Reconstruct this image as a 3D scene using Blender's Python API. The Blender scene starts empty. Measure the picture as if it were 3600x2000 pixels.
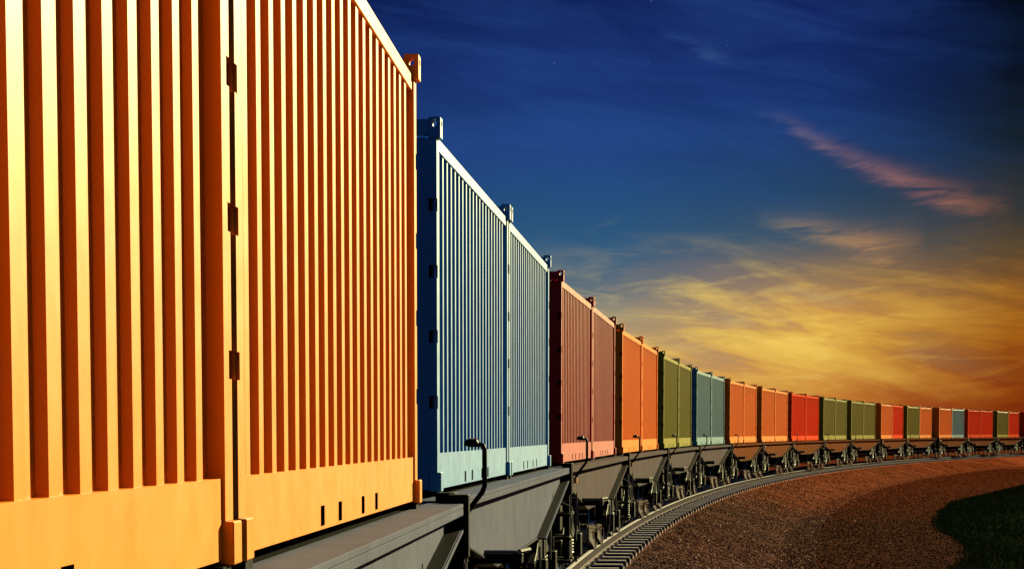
import bpy, bmesh, math, random
import numpy as np
from mathutils import Vector, Matrix
random.seed(7); rng = np.random.default_rng(7)
R = math.radians
scene = bpy.context.scene
col = scene.collection
PI = math.pi

# ------------------------------------------------------------------ helpers
def lin(r, g, b):
    f = lambda c: (c/255/12.92) if c/255 <= .04045 else ((c/255+.055)/1.055)**2.4
    return (f(r), f(g), f(b), 1.0)

def tag(o, label=None, cat=None, group=None, kind=None):
    if label: o['label'] = label
    if cat: o['category'] = cat
    if group: o['group'] = group
    if kind: o['kind'] = kind
    return o

def empty(name, loc=(0, 0, 0), rz=0.0):
    o = bpy.data.objects.new(name, None)
    o.empty_display_size = .3
    o.location = loc; o.rotation_euler = (0, 0, rz)
    col.objects.link(o)
    return o

class MB:
    """collects shapes and links them as ONE mesh object"""
    def __init__(s): s.v = []; s.f = []; s.m = []
    def add(s, vs, fs, mi=0):
        n = len(s.v); s.v += [tuple(v) for v in vs]
        s.f += [tuple(i+n for i in f) for f in fs]; s.m += [mi]*len(fs)
    def box(s, x0, x1, y0, y1, z0, z1, mi=0):
        s.add([(x0,y0,z0),(x1,y0,z0),(x1,y1,z0),(x0,y1,z0),(x0,y0,z1),(x1,y0,z1),(x1,y1,z1),(x0,y1,z1)],
              [(0,3,2,1),(4,5,6,7),(0,1,5,4),(1,2,6,5),(2,3,7,6),(3,0,4,7)], mi)
    def prism(s, poly, a0, a1, axis='x', mi=0):
        """extrude a 2D polygon (counter clockwise) along an axis"""
        n = len(poly)
        def P(p, a):
            if axis == 'x': return (a, p[0], p[1])
            if axis == 'y': return (p[0], a, p[1])
            return (p[0], p[1], a)
        vs = [P(p, a0) for p in poly]+[P(p, a1) for p in poly]
        fs = [tuple(range(n))[::-1], tuple(range(n, 2*n))]
        fs += [(i, (i+1) % n, n+(i+1) % n, n+i) for i in range(n)]
        s.add(vs, fs, mi)
    def tube(s, pts, r, n=8, mi=0, caps=True):
        pts = [Vector(p) for p in pts]; rings = []
        up = Vector((0, 0, 1))
        d0 = (pts[1]-pts[0]).normalized()
        a = d0.cross(up)
        if a.length < .1: a = d0.cross(Vector((1, 0, 0)))
        a.normalize()
        vs = []
        for i, p in enumerate(pts):
            d = (pts[min(i+1, len(pts)-1)]-pts[max(i-1, 0)]).normalized()
            a = (a-d*a.dot(d)).normalized(); b = d.cross(a)
            rr = r[i] if isinstance(r, (list, tuple)) else r
            for k in range(n):
                t = 2*PI*k/n
                vs.append(p+(a*math.cos(t)+b*math.sin(t))*rr)
        fs = []
        for i in range(len(pts)-1):
            for k in range(n):
                k2 = (k+1) % n
                fs.append((i*n+k, i*n+k2, (i+1)*n+k2, (i+1)*n+k))
        if caps:
            fs.append(tuple(range(n))[::-1]); fs.append(tuple((len(pts)-1)*n+k for k in range(n)))
        s.add(vs, fs, mi)
    def lathe_x(s, prof, cx, cy, cz, n=32, mi=0):
        """profile [(x, radius)] round an axis along x"""
        vs = []
        for (x, r) in prof:
            for k in range(n):
                t = 2*PI*k/n
                vs.append((cx+x, cy+r*math.cos(t), cz+r*math.sin(t)))
        fs = []
        for i in range(len(prof)-1):
            for k in range(n):
                k2 = (k+1) % n
                fs.append((i*n+k, i*n+k2, (i+1)*n+k2, (i+1)*n+k))
        fs.append(tuple(range(n))); fs.append(tuple((len(prof)-1)*n+k for k in range(n))[::-1])
        s.add(vs, fs, mi)
    def mesh(s, name, mats, smooth=False):
        me = bpy.data.meshes.new(name)
        me.from_pydata(s.v, [], s.f)
        for m in (mats if isinstance(mats, (list, tuple)) else [mats]): me.materials.append(m)
        me.polygons.foreach_set('material_index', s.m)
        bm = bmesh.new(); bm.from_mesh(me)
        bmesh.ops.recalc_face_normals(bm, faces=bm.faces)
        bm.to_mesh(me); bm.free()
        if smooth:
            me.shade_smooth()
            me.set_sharp_from_angle(angle=R(35))
        me.update()
        return me
    def build(s, name, mats, parent=None, bevel=0.0, smooth=False):
        me = s.mesh(name, mats, smooth)
        if bevel:
            bm = bmesh.new(); bm.from_mesh(me)
            bmesh.ops.remove_doubles(bm, verts=bm.verts, dist=1e-5)
            es = [e for e in bm.edges if len(e.link_faces) == 2 and e.calc_face_angle(0) > R(40)]
            bmesh.ops.bevel(bm, geom=es, offset=bevel, segments=1, affect='EDGES', profile=.5)
            bm.to_mesh(me); bm.free()
        return link(name, me, parent)

def link(name, me, parent=None):
    o = bpy.data.objects.new(name, me)
    col.objects.link(o)
    if parent is not None: o.parent = parent
    return o

def kids(o): return list(o.children)

def copy_tree(o, parent=None):
    c = o.copy(); col.objects.link(c)
    if parent is not None: c.parent = parent
    for ch in kids(o): copy_tree(ch, c)
    return c

# ------------------------------------------------------------------ materials
class NT:
    def __init__(s, nt): s.t = nt; s.n = nt.nodes; s.l = nt.links
    def node(s, ty, **kw):
        n = s.n.new(ty)
        for k, v in kw.items(): setattr(n, k, v)
        return n
    def val(s, sock, v):
        if isinstance(v, bpy.types.NodeSocket): s.l.new(v, sock)
        else: sock.default_value = v
    def m(s, op, a, b=None, c=None, clamp=False):
        n = s.n.new('ShaderNodeMath'); n.operation = op; n.use_clamp = clamp
        s.val(n.inputs[0], a)
        if b is not None: s.val(n.inputs[1], b)
        if c is not None: s.val(n.inputs[2], c)
        return n.outputs[0]
    def mix(s, f, a, b, blend='MIX'):
        n = s.n.new('ShaderNodeMix'); n.data_type = 'RGBA'; n.blend_type = blend
        s.val(n.inputs['Factor'], f); s.val(n.inputs[6], a); s.val(n.inputs[7], b)
        return n.outputs[2]
    def ramp(s, f, stops, interp='LINEAR'):
        n = s.n.new('ShaderNodeValToRGB'); cr = n.color_ramp; cr.interpolation = interp
        while len(cr.elements) < len(stops): cr.elements.new(.5)
        for e, (p, c) in zip(cr.elements, stops):
            e.position = p; e.color = c if isinstance(c, (tuple, list)) else (c, c, c, 1)
        s.val(n.inputs[0], f)
        return n.outputs[0]
    def noise(s, vec, scale, detail=4, rough=.5, dist=0.0):
        n = s.n.new('ShaderNodeTexNoise')
        n.inputs['Scale'].default_value = scale; n.inputs['Detail'].default_value = detail
        n.inputs['Roughness'].default_value = rough; n.inputs['Distortion'].default_value = dist
        if vec is not None: s.l.new(vec, n.inputs['Vector'])
        return n.outputs[0]

def material(name, base, rough=.5, metal=0.0, spec=.5, var=.12, scale=3.0, bump=0.0, bscale=60, dirt=None, dirt_amt=0.0, coat=0.0):
    m = bpy.data.materials.new(name); m.use_nodes = True
    t = NT(m.node_tree); p = t.n['Principled BSDF']
    tc = t.node('ShaderNodeTexCoord').outputs['Object']
    n1 = t.noise(tc, scale, 5, .6)
    f = t.ramp(n1, [(.3, 1-var), (.7, 1+var*.6)])
    c = t.mix(1.0, base, f, 'MULTIPLY')
    if dirt:
        n2 = t.noise(tc, scale*2.7, 8, .7, .6)
        k = t.ramp(n2, [(.52, 0.0), (.72, dirt_amt)])
        c = t.mix(k, c, dirt)
    t.l.new(c, p.inputs['Base Color'])
    rr = t.m('ADD', t.m('MULTIPLY', t.noise(tc, scale*4, 4, .6), .16), rough-.08)
    t.l.new(rr, p.inputs['Roughness'])
    p.inputs['Metallic'].default_value = metal
    p.inputs['Specular IOR Level'].default_value = spec
    p.inputs['Coat Weight'].default_value = coat
    if bump:
        b = t.node('ShaderNodeBump'); b.inputs['Strength'].default_value = bump; b.inputs['Distance'].default_value = .01
        t.l.new(t.noise(tc, bscale, 5, .6), b.inputs['Height']); t.l.new(b.outputs[0], p.inputs['Normal'])
    return m

PAINT = {   # real colours of the container paint
    'orange': (.66, .198, .001, 1), 'blue': (.024, .176, .41, 1), 'maroon': (.35, .011, .010, 1),
    'tangerine': (.76, .185, .002, 1), 'green': (.20, .175, .005, 1), 'teal': (.06, .19, .25, 1), 'red': (.74, .048, .001, 1)}
PSPEC = {'orange': .11, 'blue': .33, 'maroon': .16, 'tangerine': .03, 'green': .03, 'teal': .09, 'red': .005}
paint_mat = {k: material('container_paint_'+k, c, rough=.42, spec=PSPEC[k], var=.06, scale=1.3,
             dirt=(c[0]*.55, c[1]*.5, c[2]*.5, 1), dirt_amt=.22) for k, c in PAINT.items()}
M_beam = material('wagon_beam_paint', (.118, .121, .168, 1), rough=.6, spec=.0, var=.15, scale=2.0, bump=.08, bscale=40, dirt=(.09, .075, .07, 1), dirt_amt=.5)
M_beam_warm_mid = material('wagon_beam_warm_light_mid', (.108, .088, .095, 1), rough=.6, spec=.0, var=.15, scale=2.0, dirt=(.11, .055, .03, 1), dirt_amt=.5)  # beam paint with the warm light of the middle distance mixed in
M_beam_warm_far = material('wagon_beam_warm_light_far', (.165, .060, .028, 1), rough=.6, spec=.0, var=.15, scale=2.0, dirt=(.12, .04, .018, 1), dirt_amt=.5)  # beam paint with the stronger warm light of the far wagons mixed in
M_black = material('black_steel_and_shade', (.0055, .0050, .0055, 1), rough=.5, spec=.02, var=.3, scale=6, bump=.1, bscale=60, dirt=(.014, .009, .006, 1), dirt_amt=.3)  # black steel; also paints shade into container recesses and far ends
M_edge = material('worn_galvanised_steel', (.10, .095, .10, 1), rough=.45, spec=.2, metal=.0, var=.2, scale=8)
M_lamp = material('amber_reflector', (.55, .22, .06, 1), rough=.35, var=.05)
M_tread = material('polished_wheel_steel', (.50, .49, .48, 1), rough=.16, metal=1.0, var=.15, scale=10)
M_spring = material('spring_steel', (.10, .095, .09, 1), rough=.4, metal=.5, var=.2, scale=14)
M_railtop = material('polished_rail_head', (.48, .43, .44, 1), rough=.6, spec=.0, metal=.0, var=.15, scale=4)
M_railside = material('rusty_rail_side', (.066, .056, .060, 1), rough=.7, spec=.0, var=.25, scale=6, bump=.15, bscale=50)
M_foot = material('worn_rail_foot', (.24, .20, .20, 1), rough=.5, spec=.0, metal=.0, var=.2, scale=5)
M_sleeper = material('weathered_sleeper', (.032, .026, .022, 1), spec=.0, rough=.85, var=.35, scale=5, bump=.35, bscale=35)
M_sleeper_highlight = material('sleeper_edge_highlight', (.62, .53, .48, 1), rough=.7, spec=.0, var=.25, scale=9)  # pale colour painted as highlights along the sleeper edges
M_glass = material('lamp_glass', (.6, .6, .6, 1), rough=.1, spec=.8)

# ------------------------------------------------------------------ the fitted train poses (centre of each wagon, heading from +Y towards +X)
POSE = [[-2.0754,7.1649,.0528],[-1.2212,21.799,.0808],[.1253,36.3609,.1056],[1.7851,51.0089,.1235],[3.7281,65.698,.1408],
 [6.0014,80.274,.1696],[8.706,94.9549,.1957],[11.7498,109.3674,.2209],[15.1935,124.1089,.253],[18.9585,138.6086,.2607],
 [22.9836,153.0138,.2889],[27.4235,167.3558,.3023],[32.0949,181.6643,.3426],[37.4932,195.6574,.3711],[42.9401,209.5473,.3946],
 [48.6223,223.296,.3931],[54.75,237.0,.432]]
CP = [.43159774/1e6, 7.26903297/1e4, 4.51776899/1e2, -2.49023178]
def cx(y): return ((CP[0]*y+CP[1])*y+CP[2])*y+CP[3]
def cdx(y): return (3*CP[0]*y+2*CP[1])*y+CP[2]
# arc length table of the centre line
ys = np.arange(-60, 420, .25); xs = cx(ys)
ss = np.r_[0, np.cumsum(np.hypot(np.diff(xs), np.diff(ys)))]
def frame(s):
    y = float(np.interp(s, ss, ys)); d = cdx(y); h = math.atan(d)
    return cx(y), y, h
def at(s, lat, z):
    x, y, h = frame(s)
    return (x+lat*math.cos(h), y-lat*math.sin(h), z)
S_END = float(np.interp(330, ys, ss))
S0 = float(np.interp(-30, ys, ss))

# ------------------------------------------------------------------ container
H = 2.6; L = 6.06; HL = L/2; FX = 1.22; PX = FX-.027; SX = FX-.038; OX = FX-.048; IX = OX-.027
Z0 = 1.68

def ellipse_cutter(cx_, cy_, cz_, ry, rz, axis, length):
    mb = MB(); n = 20
    poly = []
    for k in range(n):
        t = 2*PI*k/n; poly.append((ry*math.cos(t), rz*math.sin(t)))
    if axis == 'y': mb.prism([(cx_+a, cz_+b) for a, b in poly], cy_-length, cy_+length, 'y')
    else: mb.prism([(cy_+a, cz_+b) for a, b in poly], cx_-length, cx_+length, 'x')
    return mb

def fitting_mesh(mat, top=True):
    # block .085 wide (x), .14 long (y), .145 high with through holes; centre of outer/end/top corner at origin, extends to -x,-y,-z
    w, l, h = .085, .14, (.145 if top else .135)
    mb = MB(); mb.box(-w, 0, -l, 0, -h, 0)
    body = mb.build('tmp', mat, bevel=.004)
    hz = -.042 if top else -h+.045
    cut = []
    c1 = ellipse_cutter(-w*.5, -l, hz, .02, .026, 'y', l*2).build('tmpc', mat)
    c2 = ellipse_cutter(0, -l*.5, hz, .034, .022, 'x', w*.4).build('tmpc', mat)
    for c in ((c1, c2) if top else ()):
        md = body.modifiers.new('b', 'BOOLEAN'); md.object = c; md.operation = 'DIFFERENCE'; md.solver = 'EXACT'
    dg = bpy.context.evaluated_depsgraph_get()
    me = bpy.data.meshes.new_from_object(body.evaluated_get(dg))
    for o in (body, c1, c2): bpy.data.objects.remove(o)
    me.materials.clear(); me.materials.append(mat)
    return me

def mirror_mesh(me, sx, sy):
    m2 = me.copy()
    co = np.empty(len(m2.vertices)*3, dtype=np.float32); m2.vertices.foreach_get('co', co)
    co = co.reshape(-1, 3); co[:, 0] *= sx; co[:, 1] *= sy
    m2.vertices.foreach_set('co', co.ravel())
    if sx*sy < 0: m2.flip_normals()
    m2.update()
    return m2

NOTCH = [.58, 1.04, 1.49, 1.95]
def corrugated(mb, x_out, x_in, y0, y1, z0, z1, n, sign, axis='x', of=.094):
    """corrugated sheet; n ribs between y0 and y1, flat margins at both ends"""
    pitch = (y1-y0)/n; r = .009
    pts = [(x_in, y0-.05)]
    for i in range(n):
        a = y0+i*pitch+(pitch-of-2*r)/2
        pts += [(x_in, a), (x_out, a+r), (x_out, a+r+of), (x_in, a+2*r+of)]
    pts.append((x_in, y1+.05))
    vs = []; fs = []
    for (x, y) in pts:
        if axis == 'x': vs += [(x*sign, y, z0), (x*sign, y, z1)]
        else: vs += [(y, x*sign, z0), (y, x*sign, z1)]
    for i in range(len(pts)-1):
        fs.append((2*i, 2*i+2, 2*i+3, 2*i+1))
    mb.add(vs, fs)

def wall_with_slots(mb, x, y0, y1, z0, z1, slots, depth, sx):
    """outer face at x with recessed slots, the rest a solid bar"""
    yc = sorted({y0, y1} | {a for s_ in slots for a in s_[:2]})
    zc = sorted({z0, z1} | {a for s_ in slots for a in s_[2:]})
    def inside(ya, yb, za, zb):
        return any(s_[0] <= ya+1e-6 and yb <= s_[1]+1e-6 and s_[2] <= za+1e-6 and zb <= s_[3]+1e-6 for s_ in slots)
    for i in range(len(yc)-1):
        for j in range(len(zc)-1):
            a, b, c, d = yc[i], yc[i+1], zc[j], zc[j+1]
            xx = x-sx*depth if inside(a, b, c, d) else x
            mb.add([(xx, a, c), (xx, b, c), (xx, b, d), (xx, a, d)], [(0, 1, 2, 3)], 1 if inside(a, b, c, d) else 0)  # slot faces black: shade of the hollow painted in
            if inside(a, b, c, d):
                x2 = x-sx*depth
                mb.add([(x, a, c), (x2, a, c), (x2, a, d), (x, a, d)], [(0, 1, 2, 3)], 1)
                mb.add([(x, b, c), (x2, b, c), (x2, b, d), (x, b, d)], [(0, 1, 2, 3)], 1)
                mb.add([(x, a, c), (x2, a, c), (x2, b, c), (x, b, c)], [(0, 1, 2, 3)], 1)
                mb.add([(x, a, d), (x2, a, d), (x2, b, d), (x, b, d)], [(0, 1, 2, 3)], 1)
    xb = x-sx*.11
    mb.add([(x, y0, z0), (x, y1, z0), (x, y1, z1), (x, y0, z1), (xb, y0, z0), (xb, y1, z0), (xb, y1, z1), (xb, y0, z1)],
           [(4, 5, 6, 7), (0, 1, 5, 4), (1, 2, 6, 5), (2, 3, 7, 6), (3, 0, 4, 7)])

def make_container(mat, of, IX):
    root = empty('shipping_container')
    PW = .165
    # side panels with 20 vertical ribs
    for sx in (1, -1):
        mb = MB(); corrugated(mb, OX, IX, -HL+.17, HL-.30, .255, H-.20, 20, sx, of=of)
        mb.box(min(sx*(IX-.006), sx*(IX-.03)), max(sx*(IX-.006), sx*(IX-.03)), -HL+.1, HL-.1, .2, H-.2)
        mb.build('side_panel', mat, root)
        mb = MB(); mb.box(min(sx*SX, sx*(SX-.10)), max(sx*SX, sx*(SX-.10)), -HL+.142, HL-.142, H-.212, H-.122)
        mb.build('top_side_rail', mat, root, bevel=.004)
        mb = MB()
        slots = [(y-.06, y+.06, .028, .112) for y in (-.98, -.42, .42, .98)]
        wall_with_slots(mb, sx*SX, -HL+.10, HL-.142, .014, .269, slots, .09, sx)
        mb.build('bottom_side_rail', [mat, M_black], root)
    # corner posts with hinge recesses at their outer edges
    for sx in (1, -1):
        for sy in (1, -1):
            x1 = PX; x0 = PX-PW; za = .137; zb = H-.147
            poly = [(x0, za), (x1, za)]
            for z in NOTCH:
                poly += [(x1, z), (x1-.058, z), (x1-.058, z+.09), (x1, z+.09)]
            poly += [(x1, zb), (x0, zb)]
            mb = MB()
            mb.prism([(sx*a, b) for a, b in poly], sy*(HL-.006), sy*(HL-.052), 'y')
            xa, xb = sorted((sx*x0, sx*x1)); ya, yb = sorted((sy*(HL-.053), sy*(HL-.138)))
            mb.box(xa, xb, ya, yb, za, zb)
            post = mb.build('corner_post', mat, root)
            for z in NOTCH:
                mb = MB()
                mb.tube([(sx*(x1-.020), sy*(HL-.036), z-.002), (sx*(x1-.020), sy*(HL-.036), z+.092)], .009, 8)
                xa, xb = sorted((sx*(x1-.0575), sx*(x1-.040)))
                mb.box(xa, xb, min(sy*(HL-.008), sy*(HL-.051)), max(sy*(HL-.008), sy*(HL-.051)), z+.002, z+.088, 1)  # black backing plate paints shade into the recess
                mb.build('hinge', [mat, M_black], post)
            xa, xb = sorted((sx*(x0-.02), sx*PX))
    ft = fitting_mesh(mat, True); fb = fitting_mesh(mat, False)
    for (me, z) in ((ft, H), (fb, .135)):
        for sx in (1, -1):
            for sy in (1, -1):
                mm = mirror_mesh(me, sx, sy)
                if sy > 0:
                    mm.materials.append(M_black)  # far-end faces blackened against bounce light in the gap
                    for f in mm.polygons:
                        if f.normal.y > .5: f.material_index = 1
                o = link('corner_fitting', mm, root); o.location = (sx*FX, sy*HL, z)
    # end frames and end walls
    for sy in (1, -1):
        mb = MB(); w = FX-.087
        ya, yb = sorted((sy*(HL-.004), sy*(HL-.09)))
        mb.box(-w, w, ya, yb, H-.125, H-.016)
        mb.prism([(-w, 0), (w, 0)][:0] or [(sy*(HL-.006), H-.127), (sy*(HL-.05), H-.15), (sy*(HL-.09), H-.127)], -w+.09, w-.09, 'x')
        mb.build('end_header', mat, root)
        mb = MB(); mb.box(-w, w, ya, yb, .01, .145); mb.build('end_sill', mat, root)
    w = PX-.165
    mb = MB(); corrugated(mb, HL-.03, HL-.06, -w+.03, w-.03, .14, H-.12, 8, 1, 'y'); mb.build('end_wall', mat, root)
    for s_ in (-1, 1):
        mb = MB()
        xa, xb = sorted((s_*.006, s_*(w-.004)))
        mb.box(xa, xb, -HL+.075, -HL+.035, .150, H-.152)
        d = mb.build('door', mat, root)
        for q in (.3, .72):
            mb = MB()
            x = s_*w*q
            mb.tube([(x, -HL+.018, .12), (x, -HL+.018, H-.12)], .014, 8)
            mb.box(x-.04, x+.04, -HL+.008, -HL+.030, 1.02, 1.06)
            mb.build('lock_rod', M_edge, d)
    # roof
    mb = MB(); corrugated(mb, H-.10, H-.13, -HL+.12, HL-.12, 0, 0, 24, 1)
    mb = MB()
    pitch = (L-.24)/26; pts = []
    for i in range(26):
        a = -HL+.12+i*pitch
        pts += [(a, H-.128), (a+.08, H-.128), (a+.10, H-.113), (a+pitch-.02, H-.113)]
    pts.append((HL-.12, H-.128))
    wv = SX-.085
    vs = []
    for (y, z) in pts: vs += [(-wv, y, z), (wv, y, z)]
    mb.add(vs, [(2*i, 2*i+1, 2*i+3, 2*i+2) for i in range(len(pts)-1)])
    mb.build('roof', mat, root)
    mb = MB(); mb.box(-SX+.12, SX-.12, -HL+.1, HL-.1, .06, .11); mb.build('floor', M_black, root)
    return root

def recolor_tree(root, mat):
    for o in [root]+list(root.children_recursive):
        if o.type == 'MESH' and o.data.materials and o.data.materials[0].name.startswith('container_paint'):
            me = o.data.copy(); me.materials[0] = mat; o.data = me

proto = make_container(paint_mat['orange'], .092, OX-.028)
proto2 = make_container(paint_mat['tangerine'], .070, OX-.040)
# far-end faces painted black so the gaps between containers stay in shade
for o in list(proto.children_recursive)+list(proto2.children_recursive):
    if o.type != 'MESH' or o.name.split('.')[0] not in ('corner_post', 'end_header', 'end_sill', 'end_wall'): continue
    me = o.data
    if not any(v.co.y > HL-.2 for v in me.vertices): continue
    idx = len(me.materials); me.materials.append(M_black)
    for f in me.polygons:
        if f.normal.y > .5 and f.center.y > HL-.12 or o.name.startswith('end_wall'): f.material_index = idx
protos = {'orange': proto, 'tangerine': proto2}
for k in PAINT:
    if k in protos: continue
    c = copy_tree(proto2); recolor_tree(c, paint_mat[k]); protos[k] = c
used = set()

# ------------------------------------------------------------------ flat wagon  (origin on the rail top under the wagon's middle)
BX = 1.40; BT = 1.645
def make_wagon():
    root = empty('flat_wagon')
    HW = 7.05
    ZE = 1.49
    outline = [(-HW, ZE), (-2.5, .955), (2.5, .955), (HW, ZE), (HW, BT-.03), (-HW, BT-.03)]
    for sx in (1, -1):
        mb = MB()
        xa, xb = sorted((sx*(BX-.125), sx*(BX-.110)))
        mb.prism(outline, xa, xb, 'x')                                   # web
        mb.add([], [])
        b = mb.build('side_beam', M_beam, root)
        mb = MB(); xa, xb = sorted((sx*BX, sx*(BX-.24)))
        mb.box(xa, xb, -HW-.01, HW+.01, BT-.03, BT)                      # top flange
        xc, xd = sorted((sx*(BX-.012), sx*BX))
        mb.box(xc, xd, -HW-.01, HW+.01, BT-.075, BT-.031)
        # bottom flange following the fish belly; black paints in its shade, lip stays lit
        t = .022
        for q_, (p, q) in enumerate((((-HW, ZE), (-2.5, .955)), ((-2.5, .955), (2.5, .955)), ((2.5, .955), (HW, ZE)))):
            pr_ = (0, 0, 0)[q_]
            poly = [(p[0], p[1]-t), (q[0], q[1]-t), (q[0], q[1]-.001), (p[0], p[1]-.001)]
            if q_ == 2:
                mb.prism(poly, *sorted((sx*BX, sx*(BX-.012))), 'x')
                mb.prism(poly, *sorted((sx*(BX-.013), sx*(BX-.2))), 'x', 1)
            else: mb.prism(poly, *sorted((sx*(BX-.095), sx*(BX-.25))), 'x', 1)
        for yy in (-HW, HW-.02):
            xa, xb = sorted((sx*(BX-.004), sx*(BX-.25)))
            mb.box(xa, xb, yy, yy+.02, ZE, BT-.031, 1)                    # end plates, shade of their unlit faces painted black
        mb.build('flange', [M_beam, M_black], b, bevel=.004)
        mb = MB()                                                        # lashing hole near the far end
        mb.lathe_x([(-.004, .03), (.004, .03)], sx*(BX-.1095), 5.35, 1.33, 16); mb.build('drain_hole', M_black, b)
    # frame: centre sill and cross members, container pads
    mb = MB(); mb.box(-.32, .32, -HW+.05, HW-.05, 1.05, BT-.04)
    for y in np.linspace(-6.2, 6.2, 9):
        mb.box(-BX+.21, BX-.21, y-.06, y+.06, 1.38, BT-.035)
    mb.build('centre_sill', M_black, root)
    mb = MB(); mb.box(-BX+.25, BX-.25, -HW+.02, HW-.02, BT-.030, BT-.004); mb.build('deck_plate', M_black, root)
    for sy in (-1, 1):
        for yy in (.14, L-.02):
            for sx in (-1, 1):
                pass
    for sx in (-1, 1):
        for y in (-6.02, -.2, .2, 6.02):
            mb = MB(); xa, xb = sorted((sx*(1.20), sx*(1.05))); mb.box(xa, xb, y-.07, y+.07, BT-.002, Z0-.002)
            mb.build('container_pad', M_black, root)
    for sy in (-1, 1):
        e = sy*HW
        mb = MB(); ya, yb = sorted((e+sy*.012, e+sy*.13)); mb.box(-1.34, 1.34, ya, yb, 1.16, 1.60)
        hb = mb.build('headstock', M_black, root, bevel=.006)
        # corner step ladder: a box post down the side and rungs
        for sx in (-1, 1):
            mb = MB()
            xa, xb = sorted((sx*1.30, sx*1.43))
            ya, yb = sorted((e-sy*.02, e+sy*.10))
            mb.box(xa, xb, ya, yb, 1.30, 1.70)
            mb.box(*sorted((sx*1.33, sx*1.40)), *sorted((e+sy*.0, e+sy*.07)), .42, 1.30)
            for z in (.44, .74, 1.04):
                mb.box(*sorted((sx*1.18, sx*1.43)), *sorted((e+sy*.06, e-sy*.16)), z-.02, z+.02)
            mb.build('step_ladder', M_black, root, bevel=.004)
        y0 = e-sy*.50                                                    # worn rods round the steps
        for pts_, r_ in (([(1.44, y0, 1.30), (1.44, y0, .80), (1.44, y0-sy*.25, .78)], .010),
                         ([(1.30, y0+sy*.09, 1.22), (1.46, y0+sy*.05, 1.15), (1.46, y0+sy*.05, .86)], .009),
                         ([(1.45, y0-sy*.05, 1.22), (1.20, y0-sy*.05, 1.26)], .009)):
            mb = MB(); mb.tube(pts_, r_, 6); mb.build('grab_rod', M_edge, root, smooth=True)
        for sx in (-1, 1):                                               # buffers
            mb = MB(); mb.tube([(sx*.88, e+sy*.13, 1.06+.20), (sx*.88, e+sy*.27, 1.26)], .10, 16)
            bu = mb.build('buffer', M_black, root, smooth=True)
            mb = MB(); mb.tube([(sx*.88, e+sy*.27, 1.26), (sx*.88, e+sy*.285, 1.26), (sx*.88, e+sy*.30, 1.26)], [.2, .22, .17], 20)
            mb.build('buffer_head', M_spring, bu, smooth=True)
        mb = MB(); mb.box(-.08, .08, *sorted((e+sy*.13, e+sy*.34)), .98, 1.12)
        mb.tube([(0, e+sy*.30, 1.0), (.05, e+sy*.31, .72), (.12, e+sy*.25, .66)], .025, 8)
        mb.build('coupler', M_black, root, bevel=.01)
        # cabinet with light edge strips beside the bogie (brake gear)
        mb = MB(); mb.box(.90, 1.20, *sorted((e-sy*.62, e-sy*1.05)), .78, 1.28); 
        cb = mb.build('brake_cabinet', M_black, root, bevel=.006)
        mb = MB()
        for (a, b) in ((.90, .915), (1.195, 1.21)):
            mb.box(a, b, *sorted((e-sy*.612, e-sy*.619)), .78, 1.28)
        mb.box(.90, 1.21, *sorted((e-sy*.604, e-sy*.611)), 1.265, 1.28)
        mb.build('edge_strip', M_edge, cb)
    # transverse brake cylinder under the near end of the belly
    for sy in (-1,):
        mb = MB(); mb.box(.15, 1.60, sy*3.55-.10, sy*3.55+.10, 1.03, 1.11); mb.box(.5, 1.22, sy*3.55-.25, sy*3.55+.1, .62, 1.025)
        bc = mb.build('brake_gear_box', M_black, root, bevel=.008)
        mb = MB(); mb.tube([(.2, sy*3.55-.05, 1.125), (1.52, sy*3.55-.05, 1.125), (1.58, sy*3.55-.02, 1.12)], .014, 8)
        mb.tube([(1.58, sy*3.55-.09, 1.13), (1.65, sy*3.55+.05, 1.14)], .022, 8)
        mb.build('pipe', M_edge, bc, smooth=True)
    # air reservoir and rigging below the middle
    mb = MB(); mb.tube([(-.6, -.9, .82), (-.6, .9, .82)], .16, 16); mb.tube([(.25, -2.4, .72), (.25, 2.4, .72)], .03, 8)
    for y in (-.6, .6): mb.box(-.64, -.56, y-.03, y+.03, .9, 1.06)
    mb.build('air_reservoir', M_black, root, smooth=True)
    # amber reflector at the near corner
    mb = MB(); mb.box(1.405, 1.47, -HW+.10, -HW+.20, 1.43, 1.51); mb.build('reflector', M_lamp, root, bevel=.004)
    # bogies
    for sy in (-1, 1):
        yb = sy*4.85
        mb = MB()
        mb.box(-1.1, 1.1, yb-.22, yb+.22, .62, .92)                       # bolster
        mb.box(-.30, .30, yb-.30, yb+.30, .92, 1.05)
        for sx in (-1, 1):
            poly = [(yb-1.35, .42), (yb-1.35, .62), (yb-.95, .72), (yb-.45, .98), (yb+.45, .98), (yb+.95, .72), (yb+1.35, .62), (yb+1.35, .42),
                    (yb+.62, .40), (yb+.42, .26), (yb-.42, .26), (yb-.62, .40)]
            mb.prism(poly, *sorted((sx*1.12, sx*1.20)), 'x')
            for ww in (-1, 1): mb.box(*sorted((sx*1.14, sx*1.31)), yb+ww*.9-.15, yb+ww*.9+.15, .32, .64)
        bg = mb.build('bogie', M_black, root, bevel=.006)
        for ww in (-.9, .9):
            mb = MB()
            for sx in (-1, 1):
                # wheel: flange inside, tread outside
                pr = [(-.07, .49), (-.045, .49), (-.03, .463), (.065, .455), (.065, .38), (.03, .36), (.025, .16), (.08, .14)]
                pr = [(sx*a, b) for a, b in pr]
                mb.lathe_x(pr, sx*.925, yb+ww, .457, 40)
            mb.tube([(-1.28, yb+ww, .457), (1.28, yb+ww, .457)], .085, 16)
            # mesh: wheels and axle are one rigid wheelset
            mb.build('wheelset', M_tread, bg, smooth=True)
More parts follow.
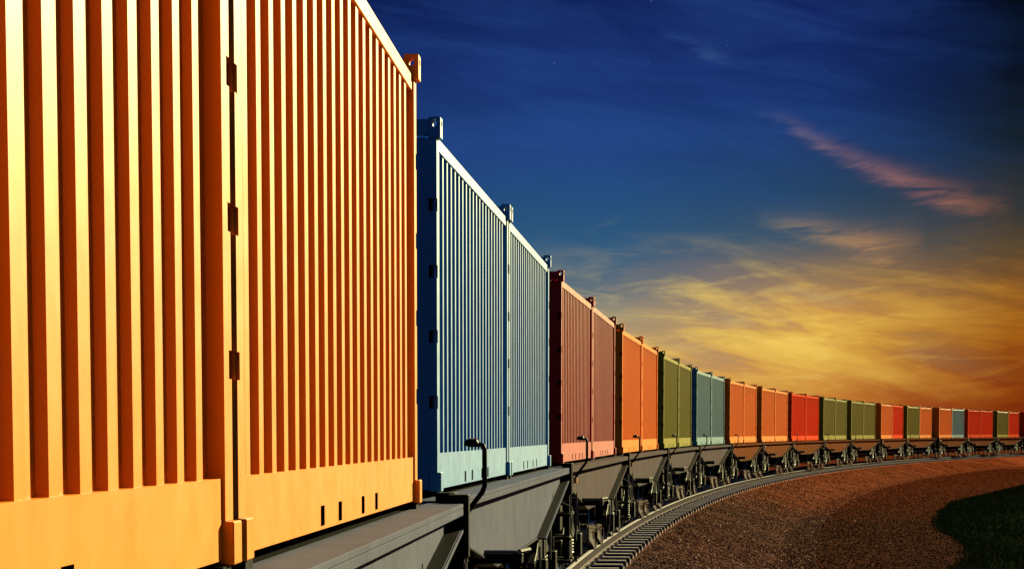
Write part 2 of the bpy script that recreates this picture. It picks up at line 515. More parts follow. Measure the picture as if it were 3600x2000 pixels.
        for sx in (-1, 1):
            for q in (-.14, .14):
                mb = MB()
                pts = []
                for k in range(61):
                    a = 2*PI*k/10
                    pts.append((sx*1.17+.07*math.cos(a)*1.0, yb+q+.07*math.sin(a), .36+.26*k/60))
                mb.tube(pts, .015, 6)
                mb.build('coil_spring', M_spring, bg, smooth=True)
        for ww in (-1, 1):
            mb = MB()
            for sx in (-1, 1):
                mb.box(sx*.925-.05, sx*.925+.05, yb+ww*.38-.03, yb+ww*.38+.03, .30, .62)
                mb.tube([(sx*.925, yb+ww*.38, .62), (sx*.925, yb+ww*.30, 1.0)], .018, 6)
            mb.tube([(-1.0, yb+ww*.38, .42), (1.0, yb+ww*.38, .42)], .025, 8)
            mb.build('brake_beam', M_black, bg)
        for ww in (-1, 1):
            mb = MB(); mb.tube([(1.25, yb+ww*1.2, .80), (1.25, yb+ww*1.2, .48), (1.20, yb+ww*1.35, .20)], .014, 6)
            mb.build('brake_pipe', M_edge, bg, smooth=True)
            mb = MB(); mb.tube([(1.25, yb+ww*.62, 1.02), (1.25, yb+ww*.62, .55)], .016, 6)
            mb.build('brake_pipe', M_edge, bg, smooth=True)
    return root

def add_handle(root):
    """bent hand brake post with its wheel, at the near corner"""
    HW = 7.05; y = -HW+.12
    mb = MB()
    mb.tube([(1.44, y, 1.46), (1.46, y, 1.52), (1.51, y+.02, 1.60), (1.585, y+.04, 1.70), (1.60, y+.04, 1.74), (1.60, y+.04, 1.985), (1.59, y+.035, 2.008), (1.565, y+.03, 2.015), (1.49, y+.03, 2.015)],
            .0175, 10)
    p = mb.build('hand_brake_post', M_black, root, smooth=True)
    mb = MB()
    c = (1.515, y+.03, 2.015)
    mb.tube([(c[0]-.0, c[1], c[2]-.012), (c[0], c[1], c[2]-.008), (c[0], c[1], c[2]+.008), (c[0], c[1], c[2]+.018), (c[0], c[1], c[2]+.035), (c[0], c[1], c[2]+.04)], [.03, .054, .054, .046, .036, .018], 20)
    w = mb.build('brake_wheel', M_black, p, smooth=True)
    mb = MB(); mb.tube([(c[0]+.03, c[1]-.02, c[2]+.03), (c[0]+.03, c[1]-.02, c[2]+.046)], .008, 8); mb.build('knob', M_glass, w, smooth=True)

wagon0 = make_wagon()
wagon_h = copy_tree(wagon0); add_handle(wagon_h)
_mc = {}
def repaint_wagon(root, mat):
    for o in root.children_recursive:
        if o.type == 'MESH' and o.data.materials and o.data.materials[0].name.startswith('wagon_beam'):
            key = (o.data.name.split('#')[0], mat.name)
            if key not in _mc:
                me = o.data.copy(); me.materials[0] = mat; _mc[key] = me
            o.data = _mc[key]

CARGO = [('orange','orange'),('blue','blue'),('maroon','maroon'),('tangerine','tangerine'),('green','green'),('teal','teal'),
 ('tangerine','tangerine'),('tangerine','tangerine'),('red','red'),('green','green'),('green','green'),('tangerine','red'),('green','tangerine'),
 ('tangerine','teal'),('red','red'),('green','red'),('red','red')]
NO_HANDLE = {0, 7, 11, 13, 15, 16}
CL = [
 ("huge orange ribbed container cut off by the left edge of the photo, nearest of all", "tall orange container with cream lit ribs, standing just in front of the blue pair"),
 ("blue ribbed container whose dark blue front end shows beside the big orange one", "blue container behind the first blue one, ending at the dark red pair"),
 ("maroon container with pink lit ribs, first of the two behind the blue pair", "maroon container with pink lit ribs, second of its wagon, next to the orange pair"),
 ("orange container right behind the maroon pair, its brown front end showing", "orange container whose far end touches the first olive green one"),
 ("olive green container behind the orange pair, first green one along the train", "olive green container next to the dark front end of the pale teal one"),
 ("pale teal container right behind the first pair of green ones", "pale teal container ending at the bright orange pairs"),
 ("bright orange container right behind the pale teal pair, a brake handle before it", "second bright orange container behind the pale teal pair"),
 ("third of the four bright orange containers in a row, no brake handle before it", "last of the four bright orange containers in a row, touching the bright red pair"),
 ("bright red container right behind the four bright orange ones", "bright red container right before the second group of green ones"),
 ("first of the four small green containers in a row behind the bright red pair", "second of the four small green containers in a row"),
 ("third of the four small green containers in a row, a brake handle before it", "last of the four small green containers in a row"),
 ("small orange container right behind the row of four small green ones", "small red container between a small orange one and a single green one"),
 ("single small green container with an orange one behind it, right part of the train", "small orange container right behind the single small green one"),
 ("small orange container right before the far greenish teal one", "far greenish teal container between a small orange and two small red ones"),
 ("first of the two far red containers behind the far teal one", "second of the two far red containers behind the far teal one"),
 ("farthest green container, close to the right edge of the photo", "small dark red container right behind the farthest green one"),
 ("farthest container, a dark red sliver at the right edge of the photo", None)]
WL = ["grey flat wagon under the big orange containers at bottom left", "grey flat wagon under the blue containers", "grey flat wagon under the maroon containers",
 "grey brown flat wagon under the first orange pair behind the maroon ones", "brown grey flat wagon under the first two olive green containers", "brown flat wagon under the pale teal containers",
 "brown flat wagon under the first two bright orange containers behind the teal ones", "brown flat wagon without brake handle under the last two of four bright orange containers", "reddish flat wagon under the bright red containers",
 "reddish flat wagon under the first two small green containers", "reddish flat wagon under the last two of four small green containers", "small flat wagon carrying one orange and one red container",
 "small flat wagon carrying one green and one orange container", "small flat wagon carrying one orange and one far teal container", "small flat wagon under the two far red containers",
 "small flat wagon carrying the farthest green container and a dark red one", "farthest flat wagon, only its near end at the right edge of the photo"]

first_plain = True; first_h = True; w_warm_light = []
for i, (x, y, h) in enumerate(POSE):
    if i in NO_HANDLE:
        w = wagon0 if first_plain else copy_tree(wagon0); first_plain = False
    else:
        w = wagon_h if first_h else copy_tree(wagon_h); first_h = False
    if i >= 2: w_warm_light.append((w, M_beam_warm_mid if i < 6 else M_beam_warm_far))
    w.location = (x, y, 0); w.rotation_euler = (0, 0, -h)
    tag(w, WL[i], 'railway wagon', 'flat wagons of the curving freight train')
    for j, sgn in enumerate((-1, 1)):
        if CL[i][j] is None: continue
        k = CARGO[i][j]
        c = protos[k] if k not in used else copy_tree(protos[k]); used.add(k)
        d = sgn*(HL+.045)
        c.location = (x+math.sin(h)*d, y+math.cos(h)*d, Z0); c.rotation_euler = (0, 0, -h)
        tag(c, CL[i][j], 'container', 'shipping containers on the freight train')

for w_, m_ in w_warm_light: repaint_wagon(w_, m_)

# ------------------------------------------------------------------ track
def rail(lat, label):
    prof = [(-.075, -.172), (.075, -.172), (.075, -.160), (.016, -.145), (.010, -.130), (.010, -.045), (.034, -.036), (.036, -.008), (.028, 0), (-.028, 0), (-.036, -.008),
            (-.034, -.036), (-.010, -.045), (-.010, -.130), (-.016, -.145), (-.075, -.160)]
    midx = [1, 1, 2, 2, 1, 1, 1, 0, 0, 0, 1, 1, 1, 2, 2, 1]
    midx = [1, 2, 2, 1, 1, 1, 1, 0, 0, 0, 1, 1, 1, 1, 2, 2]
    sv = np.arange(S0, S_END, 2.0); vs = []; fs = []; ms = []
    n = len(prof)
    for s in sv:
        for (a, b) in prof: vs.append(at(s, lat+a, b))
    for i in range(len(sv)-1):
        for k in range(n):
            k2 = (k+1) % n
            fs.append((i*n+k, i*n+k2, (i+1)*n+k2, (i+1)*n+k)); ms.append(midx[k])
    fs += [tuple(range(n))[::-1], tuple((len(sv)-1)*n+k for k in range(n))]; ms += [1, 1]
    mb = MB(); mb.v = vs; mb.f = fs; mb.m = ms
    o = mb.build('rail', [M_railtop, M_railside, M_foot])
    tag(o, label, 'rail')
rail(.93, "curving steel rail nearest the camera, beside the exposed sleeper ends")
rail(-.93, "far steel rail of the track, hidden in the shade under the wagons")

# sleepers: each one a thing with two clips
SP = 1.13
def make_sleeper():
    c = .020; w = .13; hh = .20; Ls = 1.58
    prof = [(-w, -.172-hh), (w, -.172-hh), (w, -.172-c), (w-c, -.172), (-w+c, -.172), (-w, -.172-c)]
    mb = MB()
    n = 6
    x0, x1 = -Ls+c, Ls-c
    vs = [(x0, a, b) for a, b in prof]+[(x1, a, b) for a, b in prof]
    fs = [(i, (i+1) % n, n+(i+1) % n, n+i) for i in range(n)]
    base = len(vs)
    ip = [(-w+c, -.172-hh), (w-c, -.172-hh), (w-c, -.172-c), (w-c, -.172-c), (-w+c, -.172-c), (-w+c, -.172-c)]
    mb.add(vs, fs)
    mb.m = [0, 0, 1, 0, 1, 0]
    # end caps with highlights painted on the chamfers
    for sx in (-1, 1):
        X = sx*(Ls-c); X2 = sx*Ls
        o = [(X, -w, -.172-hh), (X, w, -.172-hh), (X, w, -.172-c), (X, w-c, -.172), (X, -w+c, -.172), (X, -w, -.172-c)]
        q = [(X2, -w+c, -.172-hh), (X2, w-c, -.172-hh), (X2, w-c, -.172-2*c), (X2, -w+c, -.172-2*c)]
        nb = len(mb.v)
        mb.v += o+q
        F = [(1, 7, 8, 2), (3, 8, 9, 4), (5, 9, 6, 0), (2, 8, 3), (4, 9, 5), (6, 7, 8, 9)]
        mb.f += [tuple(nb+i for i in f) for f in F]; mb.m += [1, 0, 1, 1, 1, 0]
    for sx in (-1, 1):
        mb.box(*sorted((sx*1.04, sx*(Ls-.02))), -w+.024, -w+.150, -.172, -.1695, 1)  # pale strips painted as edge highlights
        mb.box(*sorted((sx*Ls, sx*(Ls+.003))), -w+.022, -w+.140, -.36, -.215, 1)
    o = mb.build('railway_sleeper', [M_sleeper, M_sleeper_highlight])
    for sx in (-1, 1):
        for q in (-1, 1):
            m2 = MB()
            xx = sx*.93+q*.115
            m2.box(xx-.035, xx+.035, -.055, .055, -.172, -.150)
            m2.tube([(xx, 0, -.150), (xx, 0, -.118)], .017, 8)
            m2.tube([(xx+q*.01, -.03, -.138), (xx-q*.045, -.01, -.142), (xx-q*.045, .02, -.142)], .009, 6)
            m2.build('rail_clip', M_foot, o)
    return o
sl0 = make_sleeper(); first = True
s = S0+20; k = 0
sA = float(np.interp(6, ys, ss)); sB = float(np.interp(262, ys, ss))
n_sl = int((sB-sA)/SP)
for i in range(n_sl):
    s = sA+i*SP
    x, y, h = frame(s)
    o = sl0 if first else copy_tree(sl0); first = False
    o.location = (x+random.uniform(-.008, .008), y, random.uniform(-.003, .001)); o.rotation_euler = (0, 0, -h+random.uniform(-.006, .006))
    tag(o, "dark railway sleeper with pale edge highlights under the curving rails", 'railway sleeper', 'sleepers of the curving track')

# ------------------------------------------------------------------ ground
GZ = -1.06
def glow_tint(t, tc):  # cool near, warm far: distant glow painted into the ground colour
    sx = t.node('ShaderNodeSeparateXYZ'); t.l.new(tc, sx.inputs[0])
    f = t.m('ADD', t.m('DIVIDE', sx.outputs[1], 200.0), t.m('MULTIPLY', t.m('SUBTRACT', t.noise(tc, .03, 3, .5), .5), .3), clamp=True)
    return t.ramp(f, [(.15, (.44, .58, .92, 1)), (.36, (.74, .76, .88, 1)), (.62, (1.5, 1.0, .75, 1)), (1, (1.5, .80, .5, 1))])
def ground_mat(name, c1, c2, c3, sc, bump):
    m = bpy.data.materials.new(name); m.use_nodes = True
    t = NT(m.node_tree); p = t.n['Principled BSDF']
    tc = t.node('ShaderNodeTexCoord').outputs['Object']
    v = t.node('ShaderNodeTexVoronoi'); v.inputs['Scale'].default_value = sc; t.l.new(tc, v.inputs['Vector'])
    big = t.noise(tc, .25, 4, .6)
    sm = t.noise(tc, sc*.35, 6, .7)
    sep = t.node('ShaderNodeSeparateColor'); t.l.new(v.outputs['Color'], sep.inputs[0])
    c = t.mix(sep.outputs[0], c1, c2)
    c = t.mix(t.ramp(sm, [(.4, 0.0), (.65, .8)]), c, c3)
    c = t.mix(1.0, c, t.ramp(big, [(.3, .75), (.7, 1.15)]), 'MULTIPLY')
    c = t.mix(1.0, c, glow_tint(t, tc), 'MULTIPLY')
    t.l.new(c, p.inputs['Base Color']); p.inputs['Roughness'].default_value = .85
    p.inputs['Specular IOR Level'].default_value = 0
    hgt = t.m('ADD', t.m('MULTIPLY', v.outputs['Distance'], -1.0), t.m('MULTIPLY', sm, .8))
    b = t.node('ShaderNodeBump'); b.inputs['Strength'].default_value = bump; b.inputs['Distance'].default_value = .03
    t.l.new(hgt, b.inputs['Height']); t.l.new(b.outputs[0], p.inputs['Normal'])
    return m
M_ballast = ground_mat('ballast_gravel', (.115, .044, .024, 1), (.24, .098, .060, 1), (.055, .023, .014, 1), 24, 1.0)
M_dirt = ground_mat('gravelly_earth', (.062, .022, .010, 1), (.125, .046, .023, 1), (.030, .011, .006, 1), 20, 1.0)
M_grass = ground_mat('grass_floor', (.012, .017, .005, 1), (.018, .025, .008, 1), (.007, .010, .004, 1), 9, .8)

def strip(name, lats, mat, label, s0, s1, step=2.0, jit=0.0):
    sv = np.arange(s0, s1, step); vs = []; fs = []
    n = len(lats)
    for s in sv:
        for (a, b) in lats:
            vs.append(at(s, a, b+(random.uniform(-jit, jit) if jit else 0)))
    for i in range(len(sv)-1):
        for k in range(n-1):
            fs.append((i*n+k, i*n+k+1, (i+1)*n+k+1, (i+1)*n+k))
    mb = MB(); mb.v = vs; mb.f = fs; mb.m = [0]*len(fs)
    o = mb.build(name, mat)
    for p in o.data.polygons: p.use_smooth = False
    tag(o, label, kind='structure')
    return o
ball = [(-5.6, GZ-.1), (-4.6, GZ), (-2.0, -.41), (-1.7, -.34), (-1.5, -.27), (0, -.235), (1.5, -.26), (1.66, -.31), (1.95, -.40), (2.7, -.62), (3.5, -.85), (4.25, GZ), (5.4, GZ-.1)]
strip('railway_embankment', ball, M_ballast, 'brown gravel embankment that carries the curving track', S0, S_END, 1.0, .012)

# ground: one sheet to the horizon, finely divided near the track
mb = MB()
gx = [-4000, -800, -200, -60]+list(range(-40, 121, 8))+[200, 800, 4000]
gy = [-1000, -200, -60]+list(range(-40, 361, 8))+[600, 1500, 5000]
for yv in gy:
    for xv in gx:
        mb.v.append((xv, yv, GZ-.014+.006*math.sin(xv*.3+1)*math.sin(yv*.21)*(1 if abs(xv) < 100 and yv < 300 else 0)))
for j in range(len(gy)-1):
    for i in range(len(gx)-1):
        a = j*len(gx)+i; mb.f.append((a, a+1, a+1+len(gx), a+len(gx))); mb.m.append(0)
o = mb.build('ground', M_dirt); tag(o, 'reddish brown gravelly earth beside the railway', kind='structure')

# grass patch: outline measured from the photo
edge = [(30, 4), (17, 9), (11.5, 17), (9.3, 27), (9.0, 38), (9.6, 44), (10.27, 51.4), (11.6, 56), (12.6, 61), (13.4, 66.5), (13.9, 71.5), (15.1, 79), (17.2, 88.7), (20.1, 101), (24.1, 113), (30.6, 132.8), (42, 160), (60, 196), (90, 250)]
mb = MB()
E = [(ex, ey) for ex, ey in edge]
cols_ = [0, .25, .6, 1.2, 2.5, 5, 9, 15, 25, 45, 90, 160]
for (ex, ey) in E:
    for c_ in cols_: mb.v.append((ex+c_, ey-c_*.03, GZ+.015+min(c_, 1.2)*.07+.02*math.sin(ex*2+c_)))
nc = len(cols_)
for i in range(len(E)-1):
    for k in range(nc-1):
        mb.f.append((i*nc+k, i*nc+k+1, (i+1)*nc+k+1, (i+1)*nc+k)); mb.m.append(0)
o = mb.build('grass_ground', M_grass, smooth=True); tag(o, 'low mound of dark soil under the grass at bottom right', kind='structure')

# ---- scattered stones (nobody could count them): faceted lumps on slope, shoulder and earth
def mesh_from_np(name, V, F, mat, n_per):
    me = bpy.data.meshes.new(name)
    me.vertices.add(len(V)); me.vertices.foreach_set('co', V.astype(np.float32).ravel())
    nf = len(F); k = F.shape[1]
    me.loops.add(nf*k); me.loops.foreach_set('vertex_index', F.astype(np.int32).ravel())
    me.polygons.add(nf); me.polygons.foreach_set('loop_start', np.arange(0, nf*k, k, dtype=np.int32))
    me.update(calc_edges=True); me.materials.append(mat)
    return me
OCT_V = np.array([(1,0,0),(-1,0,0),(0,1,0),(0,-1,0),(0,0,1),(0,0,-1)], float)
OCT_F = np.array([(0,2,4),(2,1,4),(1,3,4),(3,0,4),(2,0,5),(1,2,5),(3,1,5),(0,3,5)])
def stones(P, size):
    n = len(P)
    V = OCT_V[None]*(.6+.8*rng.random((n, 6, 1)))
    sc = np.stack([.8+.7*rng.random(n), .8+.7*rng.random(n), .45+.4*rng.random(n)], 1)
    V = V*sc[:, None, :]*size[:, None, None]
    a = rng.random(n)*2*PI; b = (rng.random(n)-.5)*1.4
    ca, sa = np.cos(a)[:, None], np.sin(a)[:, None]; cb, sb = np.cos(b)[:, None], np.sin(b)[:, None]
    x, y, z = V[..., 0], V[..., 1], V[..., 2]
    x, z = x*cb+z*sb, -x*sb+z*cb
    x, y = x*ca-y*sa, x*sa+y*ca
    V = np.stack([x, y, z], -1)+P[:, None, :]
    F = (OCT_F[None]+6*np.arange(n)[:, None, None]).reshape(-1, 3)
    return V.reshape(-1, 3), F
def stone_mat(name, ramp_):
    m = bpy.data.materials.new(name); m.use_nodes = True
    t = NT(m.node_tree); p = t.n['Principled BSDF']
    g = t.node('ShaderNodeNewGeometry')
    c = t.ramp(g.outputs['Random Per Island'], ramp_)
    if 'stone' in name: c = t.mix(1.0, c, glow_tint(t, t.node('ShaderNodeTexCoord').outputs['Object']), 'MULTIPLY')
    t.l.new(c, p.inputs['Base Color']); p.inputs['Roughness'].default_value = .75; p.inputs['Specular IOR Level'].default_value = 0
    return m
M_stone = stone_mat('ballast_stone', [(0, (.045, .020, .010, 1)), (.5, (.165, .074, .038, 1)), (.85, (.31, .155, .085, 1)), (1, (.52, .33, .21, 1))])
lat_p = np.array([a for a, b in ball]); z_p = np.array([b for a, b in ball])
N1 = 110000
u = rng.random(N1); yv = 10+(rng.random(N1)**1.4)*205
lat = 1.64+u*3.6
ysx = cx(yv); hh = np.arctan(cdx(yv))
z = np.maximum(np.interp(lat, lat_p, z_p), GZ)
P = np.stack([ysx+lat*np.cos(hh), yv-lat*np.sin(hh), z+.005], 1)
V, F = stones(P, .015+.022*rng.random(N1)**2)
o = link('gravel', mesh_from_np('gravel', V, F, M_stone, 8)); tag(o, 'loose crushed stones lying on the embankment slope', 'gravel', kind='stuff')
M_stone2 = stone_mat('earth_stone', [(0, (.03, .013, .006, 1)), (.5, (.092, .038, .018, 1)), (.9, (.19, .088, .045, 1)), (1, (.34, .19, .12, 1))])
N2 = 90000
yv = 12+(rng.random(N2)**1.3)*185; lat = 4.15+rng.random(N2)*9
hh = np.arctan(cdx(yv)); P = np.stack([cx(yv)+lat*np.cos(hh), yv-lat*np.sin(hh), np.full(N2, GZ+.0)], 1)
ex = np.interp(P[:, 1], [e[1] for e in edge], [e[0] for e in edge])
keep = P[:, 0] < ex+.15; P = P[keep]
V, F = stones(P, .013+.024*rng.random(len(P))**2)
o = link('gravel', mesh_from_np('gravel', V, F, M_stone2, 8)); tag(o, 'small stones scattered over the reddish earth beside the embankment', 'gravel', kind='stuff')

# ---- grass blades
M_blade = stone_mat('grass_blade', [(0, (.012, .026, .006, 1)), (.6, (.026, .052, .011, 1)), (1, (.065, .085, .025, 1))])
N3 = 170000
yv = 8+(rng.random(N3)**1.1)*150
ex = np.interp(yv, [e[1] for e in edge], [e[0] for e in edge])
dx_ = rng.random(N3)**1.6*26
X = ex+dx_+rng.normal(0, .12, N3); zb = GZ+.0+np.minimum(dx_, 1.2)*.07
n = N3; a = rng.random(n)*PI; hgt = (.06+.09*rng.random(n)); wd = .012+.012*rng.random(n)
lean = rng.normal(0, .035, (n, 2))
V = np.zeros((n, 3, 3))
V[:, 0] = np.stack([X-np.cos(a)*wd, yv-np.sin(a)*wd, zb], 1); V[:, 1] = np.stack([X+np.cos(a)*wd, yv+np.sin(a)*wd, zb], 1)
V[:, 2] = np.stack([X+lean[:, 0], yv+lean[:, 1], zb+hgt], 1)
o = link('grass', mesh_from_np('grass', V.reshape(-1, 3), np.arange(3*n).reshape(-1, 3), M_blade, 1)); tag(o, 'dark green grass on the low mound at bottom right', 'grass', kind='stuff')

# ------------------------------------------------------------------ sky (world)
EXPO = 1.5
SUN_AZ, SUN_EL = R(32), R(17)
w = bpy.data.worlds.new('World'); scene.world = w; w.use_nodes = True
t = NT(w.node_tree)
for n_ in list(t.n): t.n.remove(n_)
tc = t.node('ShaderNodeTexCoord').outputs['Generated']
sp = t.node('ShaderNodeSeparateXYZ'); t.l.new(tc, sp.inputs[0])
DX, DY, DZ = sp.outputs
A = t.m('ARCTAN2', DX, DY)                      # azimuth, 0 = +Y, positive to +X
El = t.m('ARCSINE', DZ)
def ex_(y): return (1090-y)/5579.0
EMAX = .30
e01 = t.m('DIVIDE', El, EMAX, clamp=True)
def sky_ramp(stops):
    return t.ramp(e01, [(max(0, min(1, ex_(y)/EMAX)), lin(*c)) for y, c in stops], 'EASE' if False else 'LINEAR')
rL = sky_ramp([(1090, (205,150,90)), (960, (222,168,92)), (880, (205,166,100)), (800, (160,148,118)), (740, (92,112,124)), (660, (52,94,126)), (560, (40,82,124)), (400, (32,66,126)), (200, (24,48,110)), (0, (15,32,86)), (-400, (12,24,66))])
rM = sky_ramp([(1090, (168,66,18)), (1010, (184,94,32)), (930, (200,134,56)), (850, (216,160,66)), (780, (205,150,74)), (700, (140,112,84)), (620, (66,84,98)), (500, (38,68,102)), (300, (24,50,108)), (100, (20,38,98)), (-400, (10,20,62))])
rR = sky_ramp([(1090, (112,24,4)), (1030, (122,38,7)), (950, (140,58,12)), (850, (150,82,20)), (760, (134,84,34)), (660, (92,72,46)), (560, (54,56,54)), (400, (22,34,46)), (200, (8,16,32)), (0, (3,8,18)), (-400, (4,9,26))])
fa = t.m('DIVIDE', t.m('SUBTRACT', A, .045), .095, clamp=True)
fb = t.m('DIVIDE', t.m('SUBTRACT', A, .135), .085, clamp=True)
fa = t.m('SMOOTH_MIN', fa, 1.0, .1); 
base = t.mix(fa, rL, rM); base = t.mix(fb, base, rR)
# the deep blue of the far left-hand sky darkens a little
fl = t.m('DIVIDE', t.m('SUBTRACT', .0, A), .08, clamp=True)
base = t.mix(t.m('MULTIPLY', fl, .25), base, (0, .003, .03, 1))
# away from the glow the horizon falls to a dim blue dusk
bk = t.m('DIVIDE', t.m('SUBTRACT', t.m('ABSOLUTE', t.m('SUBTRACT', A, .50)), .85), .5, clamp=True)
base = t.mix(bk, base, t.ramp(e01, [(0, (.040, .068, .150, 1)), (.5, (.026, .070, .175, 1)), (1, (.022, .066, .165, 1))]))
# cloud structure in azimuth / elevation
cb = t.node('ShaderNodeCombineXYZ'); t.l.new(t.m('MULTIPLY', A, 9.0), cb.inputs[0]); t.l.new(t.m('ADD', t.m('MULTIPLY', El, 50.0), t.m('MULTIPLY', A, 8.0)), cb.inputs[1])
n1 = t.noise(cb.outputs[0], 1.15, 9, .60, .5)
cb2 = t.node('ShaderNodeCombineXYZ'); t.l.new(t.m('MULTIPLY', A, 26.0), cb2.inputs[0]); t.l.new(t.m('SUBTRACT', t.m('MULTIPLY', El, 150.0), t.m('MULTIPLY', A, 12.0)), cb2.inputs[1])
n2 = t.noise(cb2.outputs[0], 1.0, 10, .66, .5)
warm = t.ramp(e01, [(0, .08), (.045, .28), (.10, .9), (.15, 1.0), (.215, .75), (.26, .2), (.30, 0.0)])
warm = t.m('MULTIPLY', warm, t.m('SUBTRACT', 1.0, bk))
gold = t.mix(fb, lin(244, 205, 92), lin(198, 128, 30))
mauve = t.mix(fb, lin(150, 128, 112), lin(120, 66, 26))
k1 = t.ramp(n1, [(.46, 0.0), (.66, 1.0)]); k2 = t.ramp(n1, [(.34, 1.0), (.50, 0.0)])
azw = t.ramp(t.m('DIVIDE', t.m('ADD', A, .1), .5, clamp=True), [(.2, .35), (.36, 1.0), (.55, .8), (.7, .5)])
warm = t.m('MULTIPLY', warm, azw)
c = t.mix(t.m('MULTIPLY', t.m('MULTIPLY', k1, warm), .90), base, gold)
c = t.mix(t.m('MULTIPLY', t.m('MULTIPLY', k2, warm), .75), c, mauve)
k3 = t.ramp(n2, [(.50, 0.0), (.74, 1.0)])
c = t.mix(t.m('MULTIPLY', t.m('MULTIPLY', k3, warm), .6), c, t.mix(fb, lin(250, 214, 110), lin(208, 140, 36)))
# thin high haze of blue cirrus
k4 = t.ramp(n1, [(.42, 0.0), (.75, 1.0)])
hi = t.ramp(e01, [(.30, 0.0), (.42, 1.0), (.75, .8), (1, .4)])
c = t.mix(t.m('MULTIPLY', t.m('MULTIPLY', k4, hi), t.m('SUBTRACT', .42, t.m('MULTIPLY', fb, .32))), c, lin(44, 84, 156))
# long wisps: a centre line (elevation as a function of azimuth) with a soft, torn width
def az(x): return math.atan((x-1288)/5579)
def wisp(c, pts, wl, wr, colL, colR, amt, side=1.0):
    a0, a1 = az(pts[0][0]), az(pts[-1][0])
    f = t.m('DIVIDE', t.m('SUBTRACT', A, a0), a1-a0, clamp=True)
    raw = t.m('DIVIDE', t.m('SUBTRACT', A, a0), a1-a0)
    zz = t.ramp(f, [((az(x)-a0)/(a1-a0), ex_(y)) for x, y in pts], 'LINEAR')
    jit = t.m('MULTIPLY', t.m('SUBTRACT', n2, .5), .017)
    d = t.m('ADD', t.m('SUBTRACT', El, zz), jit)
    wdt = t.m('ADD', wl, t.m('MULTIPLY', f, wr-wl))
    q = t.m('DIVIDE', d, wdt)
    g = t.m('EXPONENT', t.m('MULTIPLY', t.m('MULTIPLY', q, q), -1.0))
    en = t.m('MULTIPLY', t.ramp(raw, [(0, 0.0), (.2, 1.0), (.68, 1.0), (1, 0.0)]), t.ramp(n2, [(.38, .12), (.60, 1.0)]))
    en = t.m('MULTIPLY', en, t.m('LESS_THAN', raw, 1.0)); en = t.m('MULTIPLY', en, t.m('GREATER_THAN', raw, 0.0))
    return t.mix(t.m('MULTIPLY', t.m('MULTIPLY', g, en), amt), c, t.mix(f, colL, colR))
c = wisp(c, [(1870,300),(1960,325),(2060,385),(2160,435),(2260,475),(2360,512),(2450,540),(2545,542)], .0026, .0074, lin(52,88,132), lin(186,112,64), .78)
c = wisp(c, [(1880,555),(1960,572),(2050,590),(2130,615),(2210,632),(2320,622)], .0030, .0085, lin(84,104,112), lin(196,138,76), .85)
c = wisp(c, [(1650,120),(1720,140),(1800,172),(1840,180)], .002, .003, lin(46,78,140), lin(60,90,140), .6)
c = wisp(c, [(1460,600),(1520,580),(1570,560)], .002, .0022, lin(70,100,120), lin(96,116,118), .5)
# stars
vo = t.node('ShaderNodeTexVoronoi'); vo.inputs['Scale'].default_value = 95; t.l.new(tc, vo.inputs['Vector'])
st = t.ramp(vo.outputs['Distance'], [(0, 1.0), (.028, .6), (.06, 0.0)])
sc_ = t.node('ShaderNodeSeparateColor'); t.l.new(vo.outputs['Color'], sc_.inputs[0])
st = t.m('MULTIPLY', st, t.m('POWER', sc_.outputs[0], 3.0))
st = t.m('MULTIPLY', st, t.ramp(e01, [(.35, 0.0), (.55, .7)]))
c = t.mix(t.m('MULTIPLY', st, .75), c, lin(130, 160, 215))
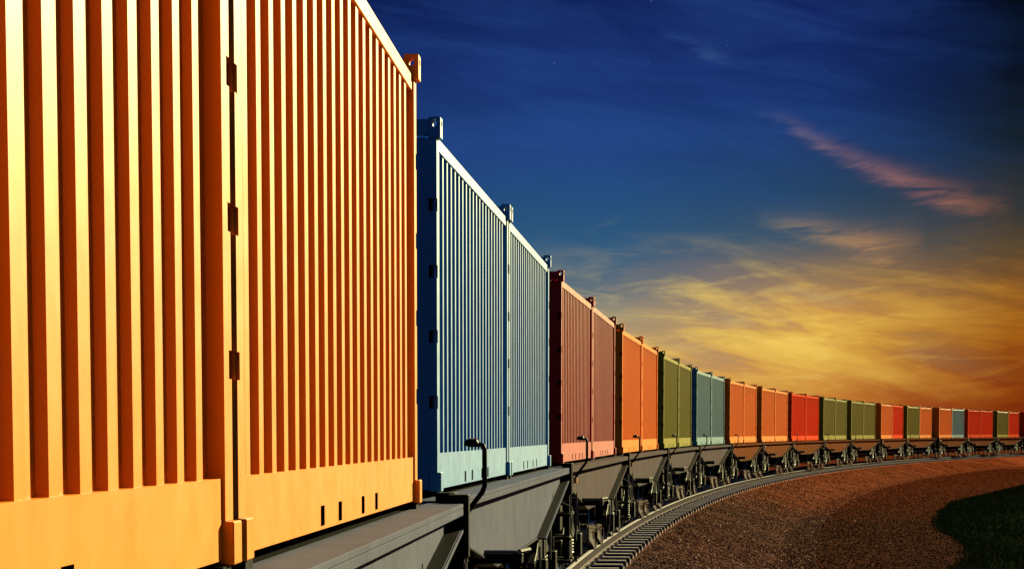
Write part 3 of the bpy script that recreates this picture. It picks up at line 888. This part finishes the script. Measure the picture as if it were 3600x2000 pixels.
# dusk glow round the low sun, outside the frame to the right
sd = (math.sin(SUN_AZ)*math.cos(SUN_EL), math.cos(SUN_AZ)*math.cos(SUN_EL), math.sin(SUN_EL))
dp = t.node('ShaderNodeVectorMath', operation='DOT_PRODUCT'); t.l.new(tc, dp.inputs[0]); dp.inputs[1].default_value = (math.sin(SUN_AZ), math.cos(SUN_AZ), .10)
gl = t.m('POWER', t.m('MAXIMUM', dp.outputs['Value'], 0.0), 34.0)
gmask = t.m('DIVIDE', t.m('SUBTRACT', A, .24), .3, clamp=True)
c = t.mix(1.0, c, t.mix(t.m('MULTIPLY', gl, gmask), (0, 0, 0, 1), (1.7, .80, .20, 1)), 'ADD')
# high dusk dome, above the frame, gives the soft fill light
dome = t.ramp(t.m('DIVIDE', t.m('SUBTRACT', El, .28), 1.0, clamp=True), [(0, 0.0), (.5, 1.0)])
c = t.mix(dome, c, (.03, .072, .17, 1))
bgs = t.node('ShaderNodeBackground'); t.l.new(c, bgs.inputs[0]); bgs.inputs[1].default_value = .5**EXPO
# physical sky added faintly
ns = t.node('ShaderNodeTexSky'); ns.sky_type = 'NISHITA'; ns.sun_disc = False; ns.sun_elevation = SUN_EL; ns.sun_rotation = SUN_AZ
bg2 = t.node('ShaderNodeBackground'); t.l.new(ns.outputs[0], bg2.inputs[0]); bg2.inputs[1].default_value = 0.0
ad = t.node('ShaderNodeAddShader'); t.l.new(bgs.outputs[0], ad.inputs[0]); t.l.new(bg2.outputs[0], ad.inputs[1])
out = t.node('ShaderNodeOutputWorld'); t.l.new(ad.outputs[0], out.inputs[0])

# ------------------------------------------------------------------ sun
sl = bpy.data.lights.new('sun', 'SUN'); sl.energy = 5.0; sl.angle = R(.6); sl.color = (1.0, .91, .44)
so = bpy.data.objects.new('sun', sl); col.objects.link(so)
so.rotation_euler = (-Vector(sd)).to_track_quat('-Z', 'Y').to_euler()
so.location = (40, 40, 30)

# ------------------------------------------------------------------ camera
cam = bpy.data.cameras.new('camera'); co_ = bpy.data.objects.new('camera', cam); col.objects.link(co_)
cam.sensor_width = 36; cam.lens = 7796.85/3600*36
cam.shift_y = (2128.5-1000)/3600
cam.clip_start = .05; cam.clip_end = 20000
co_.location = (0, 0, 2.09); co_.rotation_euler = (R(90)-.07763, 0, 0)
scene.camera = co_
scene.cycles.caustics_reflective = False; scene.cycles.caustics_refractive = False
scene.cycles.sample_clamp_indirect = 6
scene.view_settings.view_transform = 'Standard'; scene.view_settings.look = 'None'
scene.view_settings.exposure = EXPO; scene.view_settings.gamma = 1.0
